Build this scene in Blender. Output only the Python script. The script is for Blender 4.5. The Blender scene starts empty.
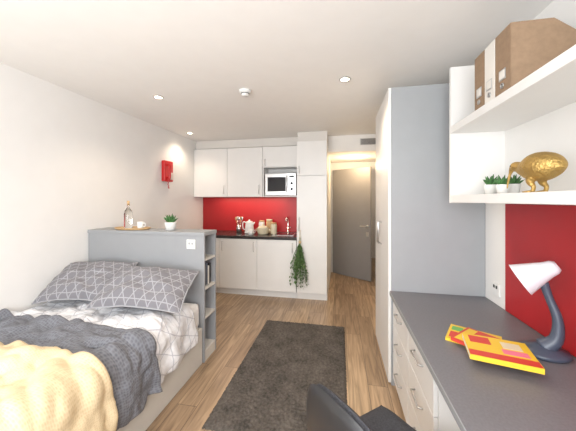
import bpy, bmesh, math, random
from mathutils import Vector, Matrix, noise
random.seed(4)
C=bpy.context.scene
C.view_settings.view_transform='Standard'
# ---------------- materials ----------------
def mat(name,col,rough=0.5,metal=0.0,var=0.04,nscale=8,bump=0.0,bscale=60,emit=0,trans=0,sheen=0,coat=0):
    m=bpy.data.materials.new(name); m.use_nodes=True
    nt=m.node_tree; N=nt.nodes; L=nt.links
    b=N['Principled BSDF']
    b.inputs['Roughness'].default_value=rough; b.inputs['Metallic'].default_value=metal
    tc=N.new('ShaderNodeTexCoord')
    n=N.new('ShaderNodeTexNoise'); n.inputs['Scale'].default_value=nscale; n.inputs['Detail'].default_value=4
    L.new(tc.outputs['Object'],n.inputs['Vector'])
    r=N.new('ShaderNodeValToRGB')
    r.color_ramp.elements[0].position=.3; r.color_ramp.elements[1].position=.7
    r.color_ramp.elements[0].color=tuple(c*(1-var) for c in col)+(1,)
    r.color_ramp.elements[1].color=tuple(min(1,c*(1+var)) for c in col)+(1,)
    L.new(n.outputs['Fac'],r.inputs['Fac']); L.new(r.outputs['Color'],b.inputs['Base Color'])
    if bump>0:
        n2=N.new('ShaderNodeTexNoise'); n2.inputs['Scale'].default_value=bscale; n2.inputs['Detail'].default_value=3
        L.new(tc.outputs['Object'],n2.inputs['Vector'])
        bp=N.new('ShaderNodeBump'); bp.inputs['Strength'].default_value=bump; bp.inputs['Distance'].default_value=.01
        L.new(n2.outputs['Fac'],bp.inputs['Height']); L.new(bp.outputs['Normal'],b.inputs['Normal'])
    if emit>0:
        b.inputs['Emission Color'].default_value=tuple(col)+(1,); b.inputs['Emission Strength'].default_value=emit
    if trans>0: b.inputs['Transmission Weight'].default_value=trans
    if sheen>0: b.inputs['Sheen Weight'].default_value=sheen
    if coat>0: b.inputs['Coat Weight'].default_value=coat
    return m
def lattice_mat(name,base,line,scale,width,rough=.9,bd=.015):
    m=bpy.data.materials.new(name); m.use_nodes=True
    nt=m.node_tree; N=nt.nodes; L=nt.links; b=N['Principled BSDF']; b.inputs['Roughness'].default_value=rough
    tc=N.new('ShaderNodeTexCoord'); facs=[]
    for ang in (30,90,150):
        mp=N.new('ShaderNodeMapping'); mp.inputs['Rotation'].default_value=(0,0,math.radians(ang))
        L.new(tc.outputs['UV'],mp.inputs['Vector'])
        w=N.new('ShaderNodeTexWave'); w.wave_type='BANDS'; w.bands_direction='X'
        w.wave_profile='TRI'; w.inputs['Scale'].default_value=scale; w.inputs['Distortion'].default_value=0
        L.new(mp.outputs['Vector'],w.inputs['Vector'])
        c=N.new('ShaderNodeMath'); c.operation='GREATER_THAN'; c.inputs[1].default_value=1-width
        L.new(w.outputs['Fac'],c.inputs[0]); facs.append(c.outputs[0])
    mx=N.new('ShaderNodeMath'); mx.operation='MAXIMUM'; L.new(facs[0],mx.inputs[0]); L.new(facs[2],mx.inputs[1])
    ad=N.new('ShaderNodeMath'); ad.operation='MAXIMUM'; L.new(mx.outputs[0],ad.inputs[0]); L.new(facs[1],ad.inputs[1])
    r=N.new('ShaderNodeMix'); r.data_type='RGBA'
    r.inputs[6].default_value=tuple(base)+(1,); r.inputs[7].default_value=tuple(line)+(1,)
    L.new(ad.outputs[0],r.inputs[0]); L.new(r.outputs[2],b.inputs['Base Color'])
    n=N.new('ShaderNodeTexNoise'); n.inputs['Scale'].default_value=18; n.inputs['Detail'].default_value=3; L.new(tc.outputs['Object'],n.inputs['Vector'])
    bp=N.new('ShaderNodeBump'); bp.inputs['Strength'].default_value=.5; bp.inputs['Distance'].default_value=bd
    L.new(n.outputs['Fac'],bp.inputs['Height']); L.new(bp.outputs['Normal'],b.inputs['Normal'])
    return m
def knit_mat(name,col,col2,scale=60,bd=.006):
    m=bpy.data.materials.new(name); m.use_nodes=True
    nt=m.node_tree; N=nt.nodes; L=nt.links; b=N['Principled BSDF']; b.inputs['Roughness'].default_value=.95
    tc=N.new('ShaderNodeTexCoord')
    v=N.new('ShaderNodeTexVoronoi'); v.inputs['Scale'].default_value=scale; v.inputs['Randomness'].default_value=.35
    L.new(tc.outputs['UV'],v.inputs['Vector'])
    r=N.new('ShaderNodeValToRGB'); r.color_ramp.elements[0].color=tuple(col2)+(1,); r.color_ramp.elements[1].color=tuple(col)+(1,)
    r.color_ramp.elements[0].position=.1; r.color_ramp.elements[1].position=.6
    L.new(v.outputs['Distance'],r.inputs['Fac']); L.new(r.outputs['Color'],b.inputs['Base Color'])
    bp=N.new('ShaderNodeBump'); bp.inputs['Strength'].default_value=.5; bp.inputs['Distance'].default_value=bd
    L.new(v.outputs['Distance'],bp.inputs['Height']); L.new(bp.outputs['Normal'],b.inputs['Normal'])
    return m
def rug_mat():
    m=bpy.data.materials.new('rug_shag'); m.use_nodes=True
    nt=m.node_tree; N=nt.nodes; L=nt.links; b=N['Principled BSDF']; b.inputs['Roughness'].default_value=1
    tc=N.new('ShaderNodeTexCoord')
    n=N.new('ShaderNodeTexNoise'); n.inputs['Scale'].default_value=48; n.inputs['Detail'].default_value=5; n.inputs['Roughness'].default_value=.6
    L.new(tc.outputs['Object'],n.inputs['Vector'])
    n3=N.new('ShaderNodeTexNoise'); n3.inputs['Scale'].default_value=6; n3.inputs['Detail'].default_value=3
    L.new(tc.outputs['Object'],n3.inputs['Vector'])
    mm=N.new('ShaderNodeMix'); mm.data_type='FLOAT'; mm.inputs[0].default_value=.45
    L.new(n.outputs['Fac'],mm.inputs[2]); L.new(n3.outputs['Fac'],mm.inputs[3])
    r=N.new('ShaderNodeValToRGB'); r.color_ramp.elements[0].color=(.042,.036,.031,1); r.color_ramp.elements[1].color=(.135,.116,.10,1)
    r.color_ramp.elements[0].position=.36; r.color_ramp.elements[1].position=.64
    L.new(mm.outputs[0],r.inputs['Fac']); L.new(r.outputs['Color'],b.inputs['Base Color'])
    bp=N.new('ShaderNodeBump'); bp.inputs['Strength'].default_value=.7; bp.inputs['Distance'].default_value=.012
    L.new(n.outputs['Fac'],bp.inputs['Height']); L.new(bp.outputs['Normal'],b.inputs['Normal'])
    return m
def floor_mat():
    m=bpy.data.materials.new('wood_plank_floor'); m.use_nodes=True
    nt=m.node_tree; N=nt.nodes; L=nt.links; b=N['Principled BSDF']
    b.inputs['Roughness'].default_value=.3
    tc=N.new('ShaderNodeTexCoord'); mp=N.new('ShaderNodeMapping'); mp.inputs['Rotation'].default_value=(0,0,math.radians(90))
    L.new(tc.outputs['Object'],mp.inputs['Vector'])
    br=N.new('ShaderNodeTexBrick'); br.inputs['Scale'].default_value=1
    br.inputs['Brick Width'].default_value=1.25; br.inputs['Row Height'].default_value=.15; br.inputs['Mortar Size'].default_value=.002
    br.inputs['Mortar Smooth'].default_value=.1; br.offset=.37
    br.inputs['Color1'].default_value=(.50,.355,.225,1); br.inputs['Color2'].default_value=(.32,.22,.14,1); br.inputs['Mortar'].default_value=(.15,.10,.065,1)
    L.new(mp.outputs['Vector'],br.inputs['Vector'])
    ad=N.new('ShaderNodeVectorMath'); ad.operation='MULTIPLY_ADD'
    L.new(br.outputs['Color'],ad.inputs[0]); ad.inputs[1].default_value=(30,30,0); L.new(tc.outputs['Object'],ad.inputs[2])
    mp2=N.new('ShaderNodeMapping'); mp2.inputs['Scale'].default_value=(20,1.5,1); L.new(ad.outputs[0],mp2.inputs['Vector'])
    n=N.new('ShaderNodeTexNoise'); n.inputs['Scale'].default_value=1.3; n.inputs['Detail'].default_value=8; n.inputs['Distortion'].default_value=1.4
    L.new(mp2.outputs['Vector'],n.inputs['Vector'])
    r=N.new('ShaderNodeValToRGB'); r.color_ramp.elements[0].position=.34; r.color_ramp.elements[1].position=.64
    r.color_ramp.elements[0].color=(.54,.51,.49,1); r.color_ramp.elements[1].color=(1.14,1.14,1.14,1)
    L.new(n.outputs['Fac'],r.inputs['Fac'])
    mx=N.new('ShaderNodeMix'); mx.data_type='RGBA'; mx.blend_type='MULTIPLY'; mx.inputs[0].default_value=.9
    L.new(br.outputs['Color'],mx.inputs[6]); L.new(r.outputs['Color'],mx.inputs[7]); L.new(mx.outputs[2],b.inputs['Base Color'])
    return m
M_wall=mat('wall_paint',(.83,.82,.80),.9,var=.01,bump=.05,bscale=150)
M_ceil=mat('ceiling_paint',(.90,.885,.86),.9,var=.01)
M_bulk=mat('bulkhead_light_tint',(.74,.71,.67),.9,var=.01)  # warm light and shade put into the colour to set off cabinet tops
M_floor=floor_mat()
M_white=mat('white_laminate',(.82,.81,.79),.35,var=.01)
M_shadow=mat('dark_gap',(.06,.06,.06),.8)
M_grey=mat('blue_grey_laminate',(.36,.375,.39),.5,var=.02)
M_headgrey=mat('headboard_grey',(.33,.34,.355),.6,var=.02)
M_desk=mat('desk_grey_laminate',(.165,.165,.18),.42,var=.08,nscale=120)
M_deskedge=mat('desk_edge',(.30,.31,.32),.5)
M_red=mat('red_panel',(.42,.014,.018),.4,var=.03)
M_redp=mat('red_plastic',(.62,.02,.02),.3)
M_counter=mat('dark_worktop',(.035,.03,.03),.25,var=.3,nscale=150)
M_steel=mat('brushed_steel',(.62,.62,.62),.28,1.0)
M_chrome=mat('chrome',(.8,.8,.8),.1,1.0)
M_black=mat('black_plastic',(.02,.02,.022),.4)
M_glassd=mat('dark_glass',(.02,.02,.025),.08)
M_door=mat('grey_door',(.27,.262,.26),.5,var=.02)
M_rug=rug_mat()
M_bedbase=mat('bed_base_cream',(.60,.585,.55),.6,var=.02)
M_duvet=lattice_mat('duvet_cover',(.74,.75,.78),(.50,.51,.56),2.6,.055,bd=.03)
M_pill=lattice_mat('pillow_pattern',(.19,.186,.205),(.33,.33,.35),4.6,.10)
M_pipe=mat('pillow_piping',(.36,.36,.38),.9)
M_throw=knit_mat('grey_knit',(.20,.21,.24),(.105,.11,.13),70,.004)
M_yel=knit_mat('mustard_knit',(.72,.59,.39),(.60,.475,.29),110,.002)
M_matt=mat('mattress_white',(.8,.8,.8),.9)
M_gold=mat('gold',(.55,.37,.13),.45,1.0,bump=.7,bscale=90)
M_leaf=mat('leaf_green',(.06,.17,.05),.6,var=.4,nscale=30)
M_leaf2=mat('eucalyptus_green',(.08,.155,.045),.7,var=.4,nscale=30)
M_pot=mat('white_ceramic',(.82,.82,.80),.3)
M_wood=mat('light_wood',(.55,.36,.18),.5,var=.15,nscale=20)
M_card=mat('kraft_card',(.30,.20,.125),.75,var=.08,nscale=40)
M_cardw=mat('white_card',(.78,.75,.70),.7)
M_glass=mat('clear_glass',(.95,.95,.93),.03,trans=1.0)
M_yellow=mat('yellow_print',(.80,.55,.04),.4)
M_redprint=mat('red_print',(.62,.06,.04),.4)
M_blue=mat('blue_print',(.05,.2,.5),.4)
M_pink=mat('pink_print',(.8,.2,.3),.4)
M_green=mat('green_print',(.15,.45,.12),.4)
M_lampb=mat('lamp_slate_blue',(.06,.075,.11),.35)
M_lampw=mat('lamp_white',(.78,.80,.85),.35)
M_fabric=mat('chair_fabric',(.05,.052,.062),.95,var=.3,nscale=150,bump=.3,bscale=300)
M_lens=mat('downlight_lens',(1,.85,.62),.4,emit=12)
M_cream=mat('cream_enamel',(.72,.64,.46),.35)
M_twine=mat('twine',(.5,.38,.22),.9)
M_frame=mat('white_gloss_trim',(.8,.79,.77),.4,var=.01)
# ---------------- builder ----------------
class B:
    def __init__(s,name): s.name=name; s.bm=bmesh.new(); s.mats=[]; s.uv=s.bm.loops.layers.uv.new('UVMap')
    def mi(s,m):
        if m not in s.mats: s.mats.append(m)
        return s.mats.index(m)
    def add(s,bm,m,M=None,smooth=False):
        if M is not None: bmesh.ops.transform(bm,matrix=M,verts=bm.verts)
        i=s.mi(m)
        for f in bm.faces: f.material_index=i; f.smooth=smooth
        me=bpy.data.meshes.new('t'); bm.to_mesh(me); bm.free(); s.bm.from_mesh(me); bpy.data.meshes.remove(me)
        return s
    def box(s,lo,hi,m,bev=.003,M=None):
        bm=bmesh.new(); bmesh.ops.create_cube(bm,size=1)
        sz=[max(1e-4,abs(hi[i]-lo[i])) for i in range(3)]; c=[(hi[i]+lo[i])/2 for i in range(3)]
        bmesh.ops.transform(bm,matrix=Matrix.Translation(c)@Matrix.Diagonal((*sz,1)),verts=bm.verts)
        if bev>0: bmesh.ops.bevel(bm,geom=bm.edges[:],offset=min(bev,min(sz)*.45),segments=2,affect='EDGES',profile=.5)
        return s.add(bm,m,M,False)
    def lathe(s,prof,m,seg=24,M=None,cap=True,smooth=True):
        bm=bmesh.new(); rings=[]
        for r,z in prof:
            rings.append([bm.verts.new((max(r,1e-5)*math.cos(2*math.pi*k/seg),max(r,1e-5)*math.sin(2*math.pi*k/seg),z)) for k in range(seg)])
        for a,b in zip(rings,rings[1:]):
            for k in range(seg): bm.faces.new((a[k],a[(k+1)%seg],b[(k+1)%seg],b[k]))
        if cap:
            bm.faces.new(rings[0][::-1]); bm.faces.new(rings[-1])
        return s.add(bm,m,M,smooth)
    def tube(s,pts,rad,m,seg=10,M=None,sub=4):
        pts=[Vector(p) for p in pts]; n=len(pts)
        rad=rad if isinstance(rad,(list,tuple)) else [rad]*n
        P=[];R=[]
        def cr(a,b,c,d,t): return .5*((2*b)+(-a+c)*t+(2*a-5*b+4*c-d)*t*t+(-a+3*b-3*c+d)*t**3)
        for i in range(n-1):
            a=pts[max(i-1,0)];b=pts[i];c=pts[i+1];d=pts[min(i+2,n-1)]
            ra,rb,rc,rd=rad[max(i-1,0)],rad[i],rad[i+1],rad[min(i+2,n-1)]
            for k in range(sub):
                t=k/sub; P.append(cr(a,b,c,d,t)); R.append(max(1e-4,cr(ra,rb,rc,rd,t)))
        P.append(pts[-1]); R.append(rad[-1])
        bm=bmesh.new(); rings=[]; u=None
        for i,p in enumerate(P):
            t=(P[min(i+1,len(P)-1)]-P[max(i-1,0)]).normalized()
            if u is None:
                u=t.orthogonal().normalized()
            else:
                u=(u-t*u.dot(t)).normalized()
            w=t.cross(u)
            rings.append([bm.verts.new(p+(u*math.cos(2*math.pi*k/seg)+w*math.sin(2*math.pi*k/seg))*R[i]) for k in range(seg)])
        for a,b in zip(rings,rings[1:]):
            for k in range(seg): bm.faces.new((a[k],a[(k+1)%seg],b[(k+1)%seg],b[k]))
        bm.faces.new(rings[0][::-1]); bm.faces.new(rings[-1])
        return s.add(bm,m,M,True)
    def sphere(s,c,sc,m,M=None,seg=20):
        bm=bmesh.new(); bmesh.ops.create_uvsphere(bm,u_segments=seg,v_segments=seg//2+2,radius=1)
        bmesh.ops.transform(bm,matrix=Matrix.Translation(c)@Matrix.Diagonal((*sc,1)),verts=bm.verts)
        return s.add(bm,m,M,True)
    def surf(s,f,nu,nv,m,uvs=(1,1),M=None):
        bm=bmesh.new(); uv=bm.loops.layers.uv.new('UVMap')
        V=[[bm.verts.new(f(i/nu,j/nv)) for j in range(nv+1)] for i in range(nu+1)]
        for i in range(nu):
            for j in range(nv):
                fc=bm.faces.new((V[i][j],V[i+1][j],V[i+1][j+1],V[i][j+1]))
                for l,(a,b) in zip(fc.loops,((i,j),(i+1,j),(i+1,j+1),(i,j+1))): l[uv].uv=(a/nu*uvs[0],b/nv*uvs[1])
        return s.add(bm,m,M,True)
    def pillow(s,a,b,h,m,M=None,n=30,pw=2.2,seed=0,crease=0.0,bend=0.0,pipe=None):
        def pos(x,y,z): 
            if crease:
                z-=.025*(abs(x)**2)*(1 if y<0 else .4)*abs(y)
                z+=.012*noise.noise(Vector((x*2.2+seed,y*2.2,11)))
            return Vector((a*x*(1-.05*crease*(1-y*y)),b*y*(1-.09*crease*(1-x*x)),z))
        for sg in (1,-1):
            def f(u,v,sg=sg):
                x=2*u-1;y=2*v-1
                e=max(0,(1-abs(x)**pw)*(1-abs(y)**pw))**.5
                z=sg*h*e*(1+.25*noise.noise(Vector((x*2+seed,y*2,sg))))
                if crease: z+=sg*e*(.02*noise.noise(Vector((x*3+seed,y*3,3.3)))-.035*abs(noise.noise(Vector((x*2.3+seed,y*2.3,7.3)))))
                if crease and sg<0: z*=.7
                return pos(x,y,z)
            s.surf(f,n,n,m,uvs=(2*a,2*b),M=M)
        if pipe:
            K=12; e=[]
            for k in range(K): e.append((-1+2*k/K,-1))
            for k in range(K): e.append((1,-1+2*k/K))
            for k in range(K): e.append((1-2*k/K,1))
            for k in range(K+1): e.append((-1,1-2*k/K))
            s.tube([pos(x,y,0) for x,y in e],.005,pipe,6,M=M,sub=1)
        return s
    def done(s,solid=0):
        bmesh.ops.recalc_face_normals(s.bm,faces=s.bm.faces)
        xs=[v.co for v in s.bm.verts]
        lo=Vector([min(v[i] for v in xs) for i in range(3)]); hi=Vector([max(v[i] for v in xs) for i in range(3)])
        o=Vector(((lo.x+hi.x)/2,(lo.y+hi.y)/2,lo.z))
        bmesh.ops.translate(s.bm,vec=-o,verts=s.bm.verts)
        me=bpy.data.meshes.new(s.name); s.bm.to_mesh(me); s.bm.free()
        for m in s.mats: me.materials.append(m)
        ob=bpy.data.objects.new(s.name,me); C.collection.objects.link(ob); ob.location=o
        if solid: 
            md=ob.modifiers.new('solid','SOLIDIFY'); md.thickness=solid; md.offset=1
        return ob
def T(x,y,z,rz=0,rx=0,ry=0,s=1): return Matrix.Translation((x,y,z))@Matrix.Rotation(rz,4,'Z')@Matrix.Rotation(rx,4,'X')@Matrix.Rotation(ry,4,'Y')@Matrix.Scale(s,4)
def simple(name,lo,hi,m,bev=0): return B(name).box(lo,hi,m,bev).done()

XL,XR,H=-2.42,1.05,2.45
YB,YK=-1.0,4.4
YC=YK-.004
# ---------------- room shell ----------------
B('floor').box((XL-.1,YB-.1,-.1),(XR+.1,7.0,0),M_floor,0).done()
simple('ceiling',(XL-.1,YB-.1,H),(XR+.1,7.0,H+.1),M_ceil)
simple('wall_left',(XL-.1,YB-.1,0),(XL,YK+.1,H),M_wall)
simple('wall_right',(XR,YB-.1,0),(XR+.1,7.0,H),M_wall)
w=B('wall_back')
w.box((XL,YB-.1,0),(-1.75,YB,H),M_wall,0); w.box((.55,YB-.1,0),(XR,YB,H),M_wall,0)
w.box((-1.75,YB-.1,0),(.55,YB,.75),M_wall,0); w.box((-1.75,YB-.1,2.2),(.55,YB,H),M_wall,0); w.done()
w=B('window_1')
for a,b in (((-1.75,.75),(-1.70,2.2)),((.50,.75),(.55,2.2)),((-1.70,.75),(.50,.80)),((-1.70,2.15),(.50,2.2)),((-.63,.80),(-.57,2.15))):
    w.box((a[0],YB-.08,a[1]),(b[0],YB-.02,b[1]),M_frame,.003)
w.box((-1.70,YB-.055,.80),(.50,YB-.05,2.15),M_glass,0)
w.done()
simple('wall_kitchen',(XL,YK,0),(-.18,YK+.1,H),M_wall)
simple('wall_corridor_left',(-.28,YK+.1,0),(-.18,5.42,H),M_wall)
simple('wall_corridor_right',(.80,2.97,0),(XR,5.42,H),M_wall)
w=B('wall_entry'); w.box((-.28,5.42,0),(-.16,5.52,H),M_wall,0); w.box((.70,5.42,0),(XR,5.52,H),M_wall,0); w.box((-.16,5.42,2.07),(.70,5.52,H),M_wall,0); w.done()
simple('wall_hallway',(-1.2,6.9,0),(XR,7.0,H),M_wall)
simple('wall_hallway_left',(-1.3,5.52,0),(-1.2,7.0,H),M_wall)
simple('ceiling_bulkhead',(-.18,4.2,2.2),(.80,5.42,H),M_ceil)
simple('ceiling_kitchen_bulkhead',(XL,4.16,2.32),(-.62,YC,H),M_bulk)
t=B('trim_door_frame'); t.box((-.18,5.39,0),(-.14,5.42,2.09),M_frame); t.box((.68,5.39,0),(.73,5.42,2.09),M_frame); t.box((-.14,5.39,2.05),(.68,5.42,2.09),M_frame); t.done()
simple('baseboard_left',(XL,YB,0),(XL+.015,.1,.1),M_frame)
simple('baseboard_corridor',(.785,2.97,0),(.80,5.39,.1),M_frame)
d=B('door_1')
ang=math.atan2(-.48,.68)
Md=T(-.12,5.37,0,ang)
d.box((0,-.04,.01),(.82,0,2.04),M_door,.003,Md)
for zz in (.3,1.0,1.75): d.box((-.012,-.03,zz),(.0,-.01,zz+.1),M_steel,.002,Md)
for sy,dy in ((-1,-.04),(1,0)):
    d.lathe([(.026,0),(.026,.008)],M_steel,16,Md@T(.76,dy,.98,0,math.radians(90*(1 if sy<0 else -1))))
    d.tube([(.76,dy,.98),(.76,dy+sy*.045,.98),(.73,dy+sy*.05,.98),(.64,dy+sy*.05,.98)],.009,M_steel,8,Md)
d.box((.735,-.044,.80),(.785,-.04,.88),M_steel,.002,Md)
d.done()
v=B('air_vent_grille'); v.box((.30,4.185,2.29),(.58,4.2,2.39),M_steel,.002)
for k in range(6): v.box((.315,4.180,2.30+k*.0145),(.565,4.186,2.306+k*.0145),M_shadow,0)
v.done()
# ---------------- kitchen ----------------
YF=3.8
k=B('kitchen_base_cabinet')
k.box((XL+.002,YF+.06,0.0),(-.622,YC,.10),M_white,0)
k.box((XL+.002,YF+.02,.10),(-.622,YC,.87),M_shadow,.001)
xs=[-2.418,-1.82,-1.22,-.622]
for a,b in zip(xs,xs[1:]):
    k.box((a+.002,YF,.105),(b-.002,YF+.019,.862),M_white,.002)
def handle(bb,x,y,z0,z1):
    bb.tube([(x,y,z0),(x,y-.03,z0+.004),(x,y-.03,z1-.004),(x,y,z1)],.005,M_steel,6,sub=1)
for x in (-1.77,-1.27,-.68): handle(k,x,YF,.68,.82)
k.done()
c=B('kitchen_worktop'); c.box((XL+.002,YF-.02,.87),(-.622,YC,.91),M_counter,.003); c.done()
s=B('kitchen_splashback'); s.box((XL+.002,YK-.016,.911),(-.622,YC,1.498),M_red,0); s.done()
u=B('kitchen_wall_cabinet')
YU=YK-.018
u.box((XL+.002,4.10,1.50),(-1.222,YU,2.30),M_white,.001)
u.box((-1.22,4.10,1.97),(-.622,YU,2.30),M_white,.001)
u.box((-1.22,4.10,1.50),(-.622,YU,1.52),M_white,.001)
u.box((-1.22,4.10,1.52),(-1.20,YU,1.97),M_white,0); u.box((-.642,4.10,1.52),(-.622,YU,1.97),M_white,0)
for a,b in zip(xs[:2],xs[1:3]): u.box((a+.003,4.08,1.502),(b-.003,4.099,2.298),M_white,.002)
u.box((-1.217,4.08,1.985),(-.625,4.099,2.298),M_white,.002)
for x in (-1.87,-1.27): handle(u,x,4.08,1.55,1.69)
handle(u,-1.17,4.08,2.0,2.1)
u.done()
m=B('microwave_oven')
m.box((-1.17,4.06,1.522),(-.67,4.36,1.87),M_steel,.006)
m.box((-1.155,4.052,1.545),(-.80,4.062,1.85),M_steel,.003)
m.box((-1.125,4.048,1.585),(-.83,4.054,1.81),M_glassd,.002)
m.box((-.79,4.052,1.545),(-.685,4.062,1.85),M_steel,.003)
m.box((-.775,4.048,1.80),(-.70,4.053,1.83),M_glassd,0)
for zz in (1.62,1.71): m.lathe([(.022,0),(.018,.015)],M_black,14,T(-.737,4.052,zz,0,math.radians(90)))
m.tube([(-.812,4.05,1.57),(-.812,4.02,1.58),(-.812,4.02,1.82),(-.812,4.05,1.83)],.006,M_steel,6,sub=1)
m.done()
t=B('tall_kitchen_cabinet')
t.box((-.618,YF+.02,.10),(-.182,YC,2.30),M_white,.001); t.box((-.618,YF+.06,0),(-.182,YC,.1),M_white,0)
t.box((-.616,YF,.105),(-.184,YF+.019,1.797),M_white,.003); t.box((-.616,YF,1.805),(-.184,YF+.019,2.298),M_white,.003)
handle(t,-.58,YF,1.0,1.2); handle(t,-.58,YF,1.84,1.94)
t.done()
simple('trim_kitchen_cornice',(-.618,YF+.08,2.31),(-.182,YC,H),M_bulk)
s=B('kitchen_sink'); s.box((-1.02,3.90,.911),(-.68,4.28,.917),M_steel,.002); s.box((-.99,3.94,.917),(-.71,4.24,.919),M_glassd,0); s.done()
s=B('kitchen_tap'); s.lathe([(.025,.911),(.025,.93),(.014,.935),(.014,1.0)],M_chrome,14,T(-.85,4.33,0)); s.tube([(-.85,4.33,1.0),(-.85,4.33,1.12),(-.85,4.28,1.17),(-.85,4.20,1.16),(-.85,4.17,1.11)],.011,M_chrome,8); s.tube([(-.85,4.33,.98),(-.80,4.32,1.0)],.007,M_chrome,6); s.done()
p=B('casserole_pot')
p.lathe([(.0,.911),(.075,.911),(.085,.93),(.088,1.0),(.09,1.005),(.07,1.03),(.02,1.045),(.012,1.05),(.018,1.065),(.0,1.07)],M_cream,24,T(-1.2,4.05,0))
p.tube([(-1.285,4.05,.985),(-1.315,4.05,.985),(-1.315,4.05,.965),(-1.285,4.05,.96)],.006,M_cream,6); p.tube([(-1.115,4.05,.985),(-1.085,4.05,.985),(-1.085,4.05,.965),(-1.115,4.05,.96)],.006,M_cream,6)
p.done()
def jar(name,x,y,r,h,mm,lid):
    j=B(name); j.lathe([(0,.911),(r*.92,.911),(r,.925),(r,.911+h*.85),(r*.85,.911+h)],mm,20,T(x,y,0)); j.lathe([(r*.9,.911+h),(r*.92,.911+h+.02),(0.001,.911+h+.022)],lid,20,T(x,y,0)); j.done()
jar('storage_jar',-1.03,4.08,.05,.16,M_cream,M_wood)
jar('storage_jar',-1.14,4.22,.055,.20,M_wood,M_cream)
jar('storage_jar',-1.27,4.22,.05,.18,M_pot,M_wood)
kt=B('electric_kettle'); Mk=T(-1.45,4.12,.9105)
kt.lathe([(0,0),(.075,0),(.078,.01),(.078,.02),(.072,.03),(.075,.05),(.06,.17),(.05,.19),(.02,.2),(.012,.205),(.014,.22),(0,.224)],M_pot,26,Mk)
kt.tube([(-.055,0,.17),(-.10,0,.18),(-.115,0,.14),(-.105,0,.07),(-.072,0,.055)],.010,M_pot,8,Mk); kt.tube([(.05,0,.14),(.078,0,.165),(.088,0,.18)],[.022,.014,.010],M_pot,10,Mk); kt.done()
j=B('coffee_mug'); j.lathe([(0,.911),(.035,.911),(.038,.93),(.038,1.0),(.034,1.0),(.033,.925),(0,.92)],M_pot,20,T(-1.36,3.93,0),cap=False); j.tube([(-1.322,3.93,.985),(-1.295,3.93,.98),(-1.295,3.93,.945),(-1.322,3.93,.935)],.005,M_pot,6); j.done()
j=B('utensil_holder'); j.lathe([(0,.911),(.045,.911),(.045,1.03),(.04,1.03),(.04,.93),(0,.93)],M_steel,18,T(-1.66,4.2,0),cap=False)
for q in range(5):
    a=q*1.25; j.tube([(-1.66,4.2,.94),(-1.66+.05*math.cos(a),4.2+.04*math.sin(a),1.12)],.005,M_wood if q%2 else M_steel,6); j.sphere((-1.66+.053*math.cos(a),4.2+.042*math.sin(a),1.14),(.02,.008,.03),M_wood if q%2 else M_steel,seg=10)
j.done()
h=B('hanging_eucalyptus_bunch')
hx,hy=-.56,YF-.07
h.tube([(hx,hy+.02,1.02),(hx,hy,.98),(hx,hy,.88)],.004,M_twine,6)
h.lathe([(.016,.83),(.02,.85),(.016,.87)],M_twine,12,T(hx,hy,0))
for q in range(48):
    a=random.random()*6.28; sp=random.uniform(.03,.14); ln=random.uniform(.34,.68)
    ex=hx+sp*math.cos(a); ey=hy-.01-abs(sp*math.sin(a))*.6; pts=[(hx,hy,.93),(hx,hy,.85),(hx+(ex-hx)*.75,hy+(ey-hy)*.75,.86-ln*.5),(ex,ey,.87-ln)]
    h.tube(pts,[.003,.003,.002,.001],M_leaf2,5,sub=3)
    for w_ in range(11):
        t_=.1+.9*w_/11; px=hx+(ex-hx)*min(1,t_*1.3); py=hy+(ey-hy)*t_; pz=.84-(ln-.03)*t_
        bm=bmesh.new(); L_=.042; vs=[bm.verts.new(x) for x in ((0,0,0),(.014,.4*L_,.004),(0,L_,0),(-.014,.4*L_,.004))]; bm.faces.new(vs)
        h.add(bm,M_leaf2,T(px,min(py,YF-.055),pz,a+random.uniform(-2,2),random.uniform(-1.2,-.4)))
h.done()
# ---------------- headboard storage unit ----------------
ux0,ux1,uy0,uy1,uz=XL+.002,-1.185,2.17,2.40,1.16
g=B('headboard_storage_unit')
g.box((ux0,uy0,0),(ux1-.3,uy1,uz-.03),M_headgrey,.001)
g.box((ux1-.3,uy0,0),(ux1,uy0+.018,uz-.03),M_headgrey,.001)
g.box((ux1-.3,uy1-.018,0),(ux1,uy1,uz-.03),M_headgrey,.001)
g.box((ux0,uy0-.01,uz-.03),(ux1+.005,uy1+.005,uz),M_headgrey,.002)
for z0 in (0.0,.38,.64,.90): g.box((ux1-.3,uy0+.018,z0),(ux1-.002,uy1-.018,z0+(.1 if z0==0 else .02)),M_bedbase,.001)
g.box((ux1-.3,uy0+.018,.1),(ux1-.29,uy1-.018,uz-.03),M_bedbase,0)
g.done()
bk=B('row_of_books')
yy=uy0+.03
for q,(w_,hh,mm) in enumerate(((.03,.2,M_blue),(.022,.18,M_black),(.035,.21,M_lampb),(.025,.17,M_cardw),(.028,.19,M_black))):
    bk.box((ux1-.20,yy,.661),(ux1-.03,yy+w_,.661+hh),mm,.002); yy+=w_+.002
bk.done()
uc=(uy0+uy1)/2
b=B('wooden_tray'); b.lathe([(0,0),(.15,0),(.16,.008),(.165,.018),(.155,.018),(.148,.009),(0,.009)],M_wood,40,T(-2.02,uc,uz+.001)@Matrix.Diagonal((1.15,.64,1,1)),cap=False); b.done()
b=B('glass_bottle'); Mb=T(-2.07,uc,uz+.0105); b.lathe([(0,0),(.036,0),(.039,.01),(.039,.14),(.031,.175),(.013,.20),(.012,.235),(.015,.24)],M_glass,24,Mb); b.lathe([(.010,.225),(.013,.27),(0,.272)],M_wood,14,Mb); b.done()
def mug(x,y,z,r=.035,hh=.07):
    j=B('coffee_mug'); j.lathe([(0,0),(r*.85,0),(r,.012),(r,hh),(r*.9,hh),(r*.88,.01),(0,.008)],M_pot,20,T(x,y,z),cap=False); j.tube([(x+r,y,z+hh*.8),(x+r+.022,y,z+hh*.75),(x+r+.022,y,z+hh*.35),(x+r,y,z+hh*.25)],.005,M_pot,6); j.done()
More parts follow.
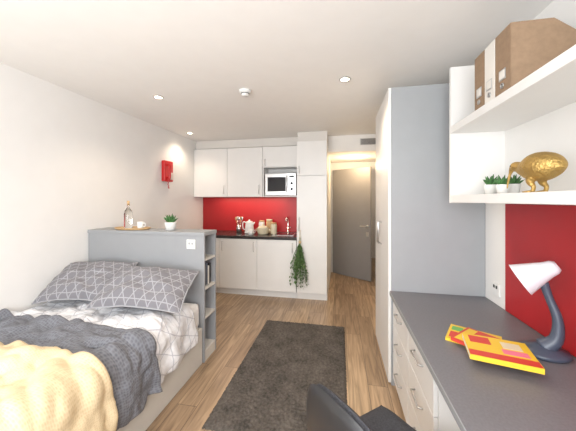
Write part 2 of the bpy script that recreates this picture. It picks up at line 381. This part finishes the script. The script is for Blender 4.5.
mug(-1.93,uc-.0,uz+.0105,.03,.065)
def succ(name,x,y,z,s=1.0,n=16,ps=1.0):
    j=B(name); j.lathe([(0,0),(.024*s*ps,0),(.032*s*ps,.05*s),(.032*s*ps,.055*s),(.028*s*ps,.055*s),(.027*s*ps,.045*s),(0,.045*s)],M_pot,20,T(x,y,z),cap=False)
    j.lathe([(.026*s*ps,.044*s),(0,.047*s)],M_card,14,T(x,y,z),cap=False)
    for q in range(n):
        a=q*2.4; tilt=.25+.9*(q/n); L_=.055*s*random.uniform(.85,1.15)
        dx,dy=math.cos(a)*math.sin(tilt),math.sin(a)*math.sin(tilt); dz=math.cos(tilt)
        j.tube([(x+dx*.004,y+dy*.004,z+.045*s),(x+dx*L_*.5,y+dy*L_*.5,z+.05*s+dz*L_*.5),(x+dx*L_,y+dy*L_,z+.052*s+dz*L_*1.05)],[.005*s,.0075*s,.001],M_leaf,6,sub=2)
    j.done()
succ('potted_succulent',-1.60,uc,uz+.001,1.4,18,1.25)
# ---------------- bed ----------------
bx0,bx1,by0,by1=XL+.004,-1.195,.12,uy0-.012
b=B('bed_frame'); b.box((bx0,by0,0),(bx1,by1,.32),M_bedbase,.008)
b.box((bx0+.005,by0+.01,.321),(bx1-.015,by1-.005,.545),M_matt,.04)
b.done()
TOP=.565
def fold(s,y):
    v=Vector((s*2.6,y*2.6,1.7)); a=abs(noise.noise(v))*.05
    b_=abs(noise.noise(Vector((s*5+y*3,y*5-s*2,5.1))))*.065
    c_=abs(noise.noise(Vector((s*11,y*11,9))))*.028
    fl=.35+.65*min(1,max(0,(1.95-y)/.35))   # flatter where the pillows press on it
    return (a+b_+c_)*fl
Wd=bx1-bx0-.01; r_=.08
def bedpt(s,y,off):
    arc=r_*math.pi/2; x0=bx0
    if s<=Wd-r_: return Vector((x0+s,y,TOP+off))
    if s<=Wd-r_+arc:
        a=(s-(Wd-r_))/r_; return Vector((x0+Wd-r_+math.sin(a)*(r_+off),y,TOP-r_+math.cos(a)*(r_+off)))
    dr=s-(Wd-r_)-arc; return Vector((x0+Wd+off*(1)+dr*.06,y,TOP-r_-dr))
def cloth(name,y0,y1,hem,off,m,uvs,n=(110,110),s0=.0,amp=0.0,thick=.012):
    q=B(name)
    def f(u,v):
        hm=hem+.03*noise.noise(Vector((v*5+off*50,2,0)))
        s=s0+(hm-s0)*u
        y=y0+(y1-y0)*v+.02*noise.noise(Vector((u*5,v*2,off*90)))*(1 if v>.5 else .3)
        o=off+fold(s,y)*(1.0 if s<Wd+.1 else .8)+amp*abs(noise.noise(Vector((s*7-y*4,y*9+s*2,off*77))))
        if s>Wd: o+=.018*math.sin(y*26+3*noise.noise(Vector((y*2,0,0))))*min(1,(s-Wd)/.2)+.018*min(1,(s-Wd)/.2)
        if v<.02 or v>.98 or u<.01: o-=thick*.5
        return bedpt(s,y,max(o,.001))
    q.surf(f,n[0],n[1],m,uvs=uvs); return q.done(solid=thick)
cloth('duvet',.14,1.99,1.47,.006,M_duvet,(1.47,1.85),(140,170),.022,thick=.008)
cloth('grey_knit_throw_blanket',1.06,1.49,1.50,.022,M_throw,(1.5,.44),(130,60),s0=.03,thick=.008,amp=.03)
cloth('mustard_knit_throw_blanket',.45,1.13,1.46,.058,M_yel,(1.5,.7),(130,80),s0=.04,thick=.008,amp=.02)
p=B('pillow'); p.pillow(.305,.22,.095,M_pill,T(-2.08,1.87,.775,math.radians(12),math.radians(29)),seed=1,crease=1,pipe=M_pipe); p.done()
p=B('pillow'); p.pillow(.335,.22,.10,M_pill,T(-1.485,1.83,.77,math.radians(10),math.radians(25),math.radians(4)),seed=5,crease=1,pipe=M_pipe); p.done()
# ---------------- red wall phone ----------------
p=B('red_wall_phone')
p.box((XL+.001,3.25,1.71),(XL+.055,3.44,2.0),M_redp,.01)
p.box((XL+.055,3.37,1.74),(XL+.061,3.42,1.84),M_cardw,.001)
p.tube([(XL+.08,3.30,1.745),(XL+.10,3.30,1.77),(XL+.10,3.30,1.92),(XL+.08,3.30,1.955)],[.022,.015,.015,.022],M_redp,10)
p.tube([(XL+.055,3.30,1.765),(XL+.085,3.30,1.765)],.012,M_redp,8); p.tube([(XL+.055,3.30,1.94),(XL+.085,3.30,1.94)],.012,M_redp,8)
coil=[(XL+.06+.008*math.cos(i*1.3),3.30+.03*math.sin(i/40*3.14)+.008*math.sin(i*1.3),1.745-.13*math.sin(i/40*3.14)) for i in range(41)]
p.tube(coil,.003,M_redp,5,sub=2)
p.done()
# ---------------- rug ----------------
r=B('rug')
def rf(u,v):
    ed=min(u,1-u,v,1-v); e=min(1,ed/.02)
    jx=.006*noise.noise(Vector((v*90,u*5,1))); jy=.006*noise.noise(Vector((u*70,v*5,4)))
    z=.004+e*(.016+.008*noise.noise(Vector((u*45,v*75,0)))+.005*noise.noise(Vector((u*110,v*170,3))))
    return Vector((-.86+.91*u+jx,1.54+1.54*v+jy,max(z,.003)))
r.surf(rf,150,230,M_rug,uvs=(1,1.6)); ro=r.done()
# ---------------- wardrobe ----------------
w=B('wardrobe')
w.box((.395,2.19,0),(XR-.002,2.21,2.33),M_grey,.001)
w.box((.395,2.21,.0),(XR-.002,2.95,.08),M_white,0)
w.box((.395,2.21,.08),(XR-.002,2.95,2.33),M_white,.001)
w.box((.372,2.192,.02),(.394,2.567,2.328),M_white,.002); w.box((.372,2.573,.02),(.394,2.948,2.328),M_white,.002)
for y in (2.53,2.61): w.tube([(.372,y,1.05),(.345,y,1.055),(.345,y,1.245),(.372,y,1.25)],.006,M_steel,6,sub=1)
w.done()
# ---------------- desk ----------------
d=B('desk')
d.box((.38,.25,.708),(XR-.002,2.188,.738),M_deskedge,.002)
d.box((.383,.253,.738),(XR-.004,2.186,.740),M_desk,0)
def ped(y0,y1,n):
    d.box((.425,y0,.06),(XR-.02,y1,.707),M_white,.001); d.box((.45,y0+.01,0),(XR-.03,y1-.01,.06),M_white,0)
    hh=.64/n
    for k_ in range(n):
        z0=.065+k_*hh; d.box((.405,y0+.002,z0),(.424,y1-.002,z0+hh-.005),M_white,.002)
        ym=(y0+y1)/2; zz=z0+hh*.62; d.tube([(.405,ym-.07,zz),(.382,ym-.066,zz),(.382,ym+.066,zz),(.405,ym+.07,zz)],.005,M_steel,6,sub=1)
ped(1.72,2.18,3)
ped(1.27,1.715,3)
d.box((.42,.26,0),(XR-.02,.285,.707),M_white,.001)
d.done()
rb=B('red_pinboard'); rb.box((XR-.014,.3,.745),(XR-.001,1.93,1.425),M_red,.001); rb.done()
so=B('wall_socket'); so.box((XR-.012,2.0,.80),(XR-.001,2.085,.885),M_pot,.003); so.box((XR-.015,2.02,.85),(XR-.011,2.035,.87),M_shadow,0); so.box((XR-.015,2.05,.85),(XR-.011,2.065,.87),M_shadow,0); so.done()
so=B('wall_socket'); so.box((ux1-.17,uy0-.008,1.01),(ux1-.085,uy0-.0005,1.095),M_pot,.003); so.box((ux1-.15,uy0-.011,1.05),(ux1-.135,uy0-.007,1.07),M_grey,0); so.box((ux1-.12,uy0-.011,1.05),(ux1-.105,uy0-.007,1.07),M_grey,0); so.done()
# ---------------- shelf unit ----------------
s=B('wall_shelf_unit')
s.box((.72,1.93,1.43),(XR-.002,1.955,2.33),M_white,.001)
s.box((.72,.35,1.435),(XR-.002,1.93,1.48),M_white,.001)
s.box((.72,.35,1.89),(XR-.002,1.93,1.935),M_white,.001)
s.box((XR-.014,.35,1.48),(XR-.002,1.93,1.89),M_white,0)
s.box((.72,.325,1.43),(XR-.002,.35,2.33),M_white,.001)
s.done()
def mfile(y0,y1,mm,hgt=.32):
    q=B('magazine_file'); z=1.936
    prof=[(.745+x, zz) for x,zz in ((0,0),(.27,0),(.27,hgt*.72),(.16,hgt),(0,hgt))]
    for ya,yb in ((y0,y0+.004),(y1-.004,y1)):
        bm=bmesh.new(); a=[bm.verts.new((x,ya,z+zz)) for x,zz in prof]; b2=[bm.verts.new((x,yb,z+zz)) for x,zz in prof]
        bm.faces.new(a); bm.faces.new(b2[::-1])
        for k_ in range(5): bm.faces.new((a[k_],b2[k_],b2[(k_+1)%5],a[(k_+1)%5]))
        q.add(bm,mm)
    q.box((.741,y0,z),(.747,y1,z+hgt),mm,.001); q.box((.745,y0+.004,z),(1.015,y1-.004,z+.005),mm,0); q.box((1.011,y0+.004,z),(1.015,y1-.004,z+hgt*.72),mm,0)
    ym=(y0+y1)/2
    q.box((.738,ym-.025,z+.07),(.741,ym+.025,z+.12),M_steel,.001); q.box((.7370,ym-.019,z+.076),(.7385,ym+.019,z+.114),M_cardw,0)
    q.lathe([(.013,0),(.013,.004),(.009,.004),(.009,0)],M_steel,16,T(.7405,ym,z+.045,0,0,math.radians(-90)))
    q.done()
mfile(1.34,1.46,M_card,.30); mfile(1.465,1.555,M_cardw,.30); mfile(1.56,1.66,M_card,.30)
succ('potted_succulent',.86,1.74,1.481,1.05,14); succ('potted_succulent',.92,1.64,1.481,1.0,14); succ('potted_succulent',.83,1.57,1.481,.9,14)
g=B('gold_kiwi_bird_figurine')
Mg=T(.85,1.365,1.481,math.radians(104),0,0,1.06)
g.tube([(-.102,0,.085),(-.092,0,.095),(-.06,0,.105),(-.015,0,.108),(.025,0,.106),(.052,0,.108),(.074,0,.118),(.092,0,.120),(.106,0,.113),(.118,0,.092),(.128,0,.06),(.134,0,.025)],
       [.006,.034,.054,.06,.048,.03,.023,.022,.013,.006,.0045,.002],M_gold,26,Mg)
for sy in (1,-1):
    g.tube([(-.01,sy*.022,.07),(-.005,sy*.027,.045),(-.02,sy*.028,.025),(-.015,sy*.028,.004)],[.024,.014,.008,.008],M_gold,10,Mg)
    for da in (-.5,0,.5):
        g.tube([(-.018,sy*.028,.006),(-.018+.035*math.cos(da),sy*.028+.035*math.sin(da),.004)],[.007,.003],M_gold,8,Mg)
    g.sphere((-.03,sy*.042,.105),(.05,.018,.034),M_gold,Mg,16); g.sphere((.096,sy*.019,.125),(.0035,.0035,.0035),M_black,Mg,8)
g.done()
# ---------------- desk lamp ----------------
l=B('desk_lamp'); lx,ly,lz=.925,1.43,.741
l.lathe([(0,0),(.095,0),(.10,.008),(.095,.02),(.05,.034),(.03,.045),(0,.046)],M_lampb,32,T(lx,ly,lz)@Matrix.Diagonal((.98,.8,1,1)),cap=False)
l.tube([(lx+.0,ly,lz+.03),(lx+.035,ly-.02,lz+.08),(lx+.04,ly-.02,lz+.17),(lx+.02,ly-.0,lz+.26),(lx+.005,ly+.01,lz+.325)],[.038,.026,.019,.016,.018],M_lampb,14)
dirv=Vector((-.62,.30,-.45)).normalized(); Ms=Matrix.Translation((lx+.013,ly+.005,lz+.385))@dirv.to_track_quat('Z','Y').to_matrix().to_4x4()
l.lathe([(.0,-.045),(.022,-.045),(.032,-.03),(.038,.0),(.074,.105),(.077,.11),(.072,.108),(.036,.003),(.0,.0)],M_lampw,32,Ms,cap=False)
l.sphere((0,0,.04),(.025,.025,.035),M_pot,Ms,14)
l.done()
# ---------------- picture books ----------------
def magz(name,x,y,z,rz,mm,w_=.21,h_=.27,decs=(),th=.008):
    q=B(name); Mm=T(x,y,z,rz); q.box((-w_/2,-h_/2,0),(w_/2,h_/2,th),M_cardw,.001,Mm); q.box((-w_/2-.001,-h_/2-.001,th-.001),(w_/2+.001,h_/2+.001,th+.0015),mm,0,Mm)
    q.box((-w_/2-.001,-h_/2-.001,-.0005),(w_/2+.001,h_/2+.001,.001),mm,0,Mm)
    q.box((-w_/2-.0015,-h_/2-.001,0),(-w_/2+.001,h_/2+.001,th+.0015),mm,0,Mm)
    for (a,b2,c2,d2,m2) in decs: q.box((a,b2,th+.0013),(c2,d2,th+.0022),m2,0,Mm)
    return q.done()
magz('picture_book',.665,1.50,.741,math.radians(62),M_yellow,w_=.18,h_=.22,decs=((-.07,.02,-.0,.10,M_redprint),(0,-.06,.06,.0,M_blue),(.02,.05,.07,.10,M_green)),th=.014)
magz('picture_book',.68,1.425,.7575,math.radians(44),M_redprint,w_=.18,h_=.22,decs=((-.08,.06,.08,.10,M_yellow),(-.05,-.06,.0,.02,M_pink)),th=.014)
magz('picture_book',.685,1.325,.774,math.radians(76),M_yellow,w_=.20,h_=.24,th=.020,decs=((-.099,-.119,-.055,.119,M_redprint),(-.04,-.10,.0,-.01,M_pink),(.02,.02,.085,.10,M_redprint),(.01,-.09,.07,-.02,M_cream)))
# ---------------- office chair ----------------
c=B('office_chair'); Mc=T(.185,.985,.035,math.radians(-47)); Mc0=T(.185,.985,0,math.radians(-47))
for q in range(5):
    a=q*2*math.pi/5+.3; c.tube([(0,0,.10),(.14*math.cos(a),.14*math.sin(a),.09),(.28*math.cos(a),.28*math.sin(a),.07)],[.03,.02,.014],M_black,8,Mc0)
    c.lathe([(.0,-.012),(.026,-.012),(.026,.012),(.0,.012)],M_black,14,Mc0@T(.28*math.cos(a),.28*math.sin(a),.027,a,0,math.radians(90)))
    c.tube([(.28*math.cos(a),.28*math.sin(a),.027),(.28*math.cos(a),.28*math.sin(a),.07)],.01,M_black,6,Mc0)
c.lathe([(.03,.05),(.03,.25),(.018,.25),(.018,.40)],M_black,16,Mc)
c.box((-.12,-.14,.40),(.12,.12,.43),M_black,.01,Mc)
c.pillow(.22,.21,.045,M_fabric,Mc@T(0,0,.465),pw=4)
c.box((-.2,-.19,.425),(.2,.19,.445),M_black,.01,Mc)
def backpad(off,th,sc,mm):
    for sg in (1,-1):
        def f(u,v,sg=sg):
            a=u*2*math.pi; rr=v
            cx=abs(math.cos(a))**.8*(1 if math.cos(a)>0 else -1)*rr; cz=abs(math.sin(a))**.8*(1 if math.sin(a)>0 else -1)*rr
            x=.18*sc*cx; z=.17*sc*cz; e=(max(0,1-rr**4))**.5
            return Vector((x,off+sg*th*e+.9*x*x-.05*z,.645+z))
        c.surf(f,40,12,mm,M=Mc)
backpad(-.245,.032,1.0,M_fabric); backpad(-.268,.02,1.04,M_black)
c.tube([(0,-.10,.41),(0,-.26,.42),(0,-.31,.50),(0,-.285,.62)],.016,M_black,8,Mc)
c.done()
# ---------------- ceiling fittings ----------------
sd=B('smoke_detector'); sd.lathe([(0,-.05),(.028,-.05),(.035,-.038),(.037,-.022),(.055,-.02),(.057,0),(0,0)],M_pot,28,T(-.85,2.3,H-.001),cap=False); sd.lathe([(.0375,-.034),(.0385,-.03),(.0375,-.026)],M_shadow,28,T(-.85,2.3,H-.001),cap=False); sd.done()
def dl(x,y,e=14):
    q=B('recessed_downlight'); q.lathe([(.045,-.006),(.048,0),(.036,0),(.034,-.003),(.036,-.007)],M_steel,28,T(x,y,H-.0005),cap=False); q.lathe([(0,-.002),(.034,-.002),(.034,0),(0,0)],M_lens,20,T(x,y,H-.0008),cap=False); q.done()
    L_=bpy.data.lights.new('downlight_lamp','SPOT'); L_.energy=e; L_.spot_size=math.radians(130); L_.spot_blend=.8; L_.shadow_soft_size=.05; L_.color=(1,.83,.64)
    o=bpy.data.objects.new('downlight_lamp',L_); o.location=(x,y,H-.03); C.collection.objects.link(o)
dl(-1.73,2.28,22); dl(.04,2.24,38); dl(-2.2,3.6,18); dl(-.9,.6,30); dl(.6,-.2,22); dl(-1.9,-.2,14)
def light(name,typ,loc,e,col,rot=(0,0,0),sx=1,sy=1):
    L_=bpy.data.lights.new(name,typ); L_.energy=e; L_.color=col
    if typ=='AREA': L_.shape='RECTANGLE'; L_.size=sx; L_.size_y=sy
    else: L_.shadow_soft_size=.1
    o=bpy.data.objects.new(name,L_); o.location=loc; o.rotation_euler=rot; C.collection.objects.link(o); return o
light('window_daylight','AREA',(-.6,YB+.02,1.48),104,(.95,.975,1.0),(math.radians(90),0,0),2.2,1.4)
light('corridor_ceiling_lamp','POINT',(.25,4.75,2.05),14,(1,.72,.42))
light('under_cabinet_lamp','AREA',(-1.5,4.2,1.495),5,(1,.8,.6),(0,0,0),1.2,.05)
light('hallway_lamp','POINT',(.2,6.2,2.2),8,(1,.8,.6))
wd=bpy.data.worlds.new('world'); C.world=wd; wd.use_nodes=True
sky=wd.node_tree.nodes.new('ShaderNodeTexSky'); sky.sky_type='HOSEK_WILKIE'
wd.node_tree.links.new(sky.outputs[0],wd.node_tree.nodes['Background'].inputs[0]); wd.node_tree.nodes['Background'].inputs[1].default_value=.8
# ---------------- camera ----------------
cd=bpy.data.cameras.new('camera'); cam=bpy.data.objects.new('camera',cd); C.collection.objects.link(cam); C.camera=cam
cd.sensor_width=36; cd.lens=265/576*36; cd.shift_y=-15.5/576; cd.clip_start=.02
cam.location=(0,0,1.45); cam.rotation_euler=(math.radians(90),0,math.atan(52/265))
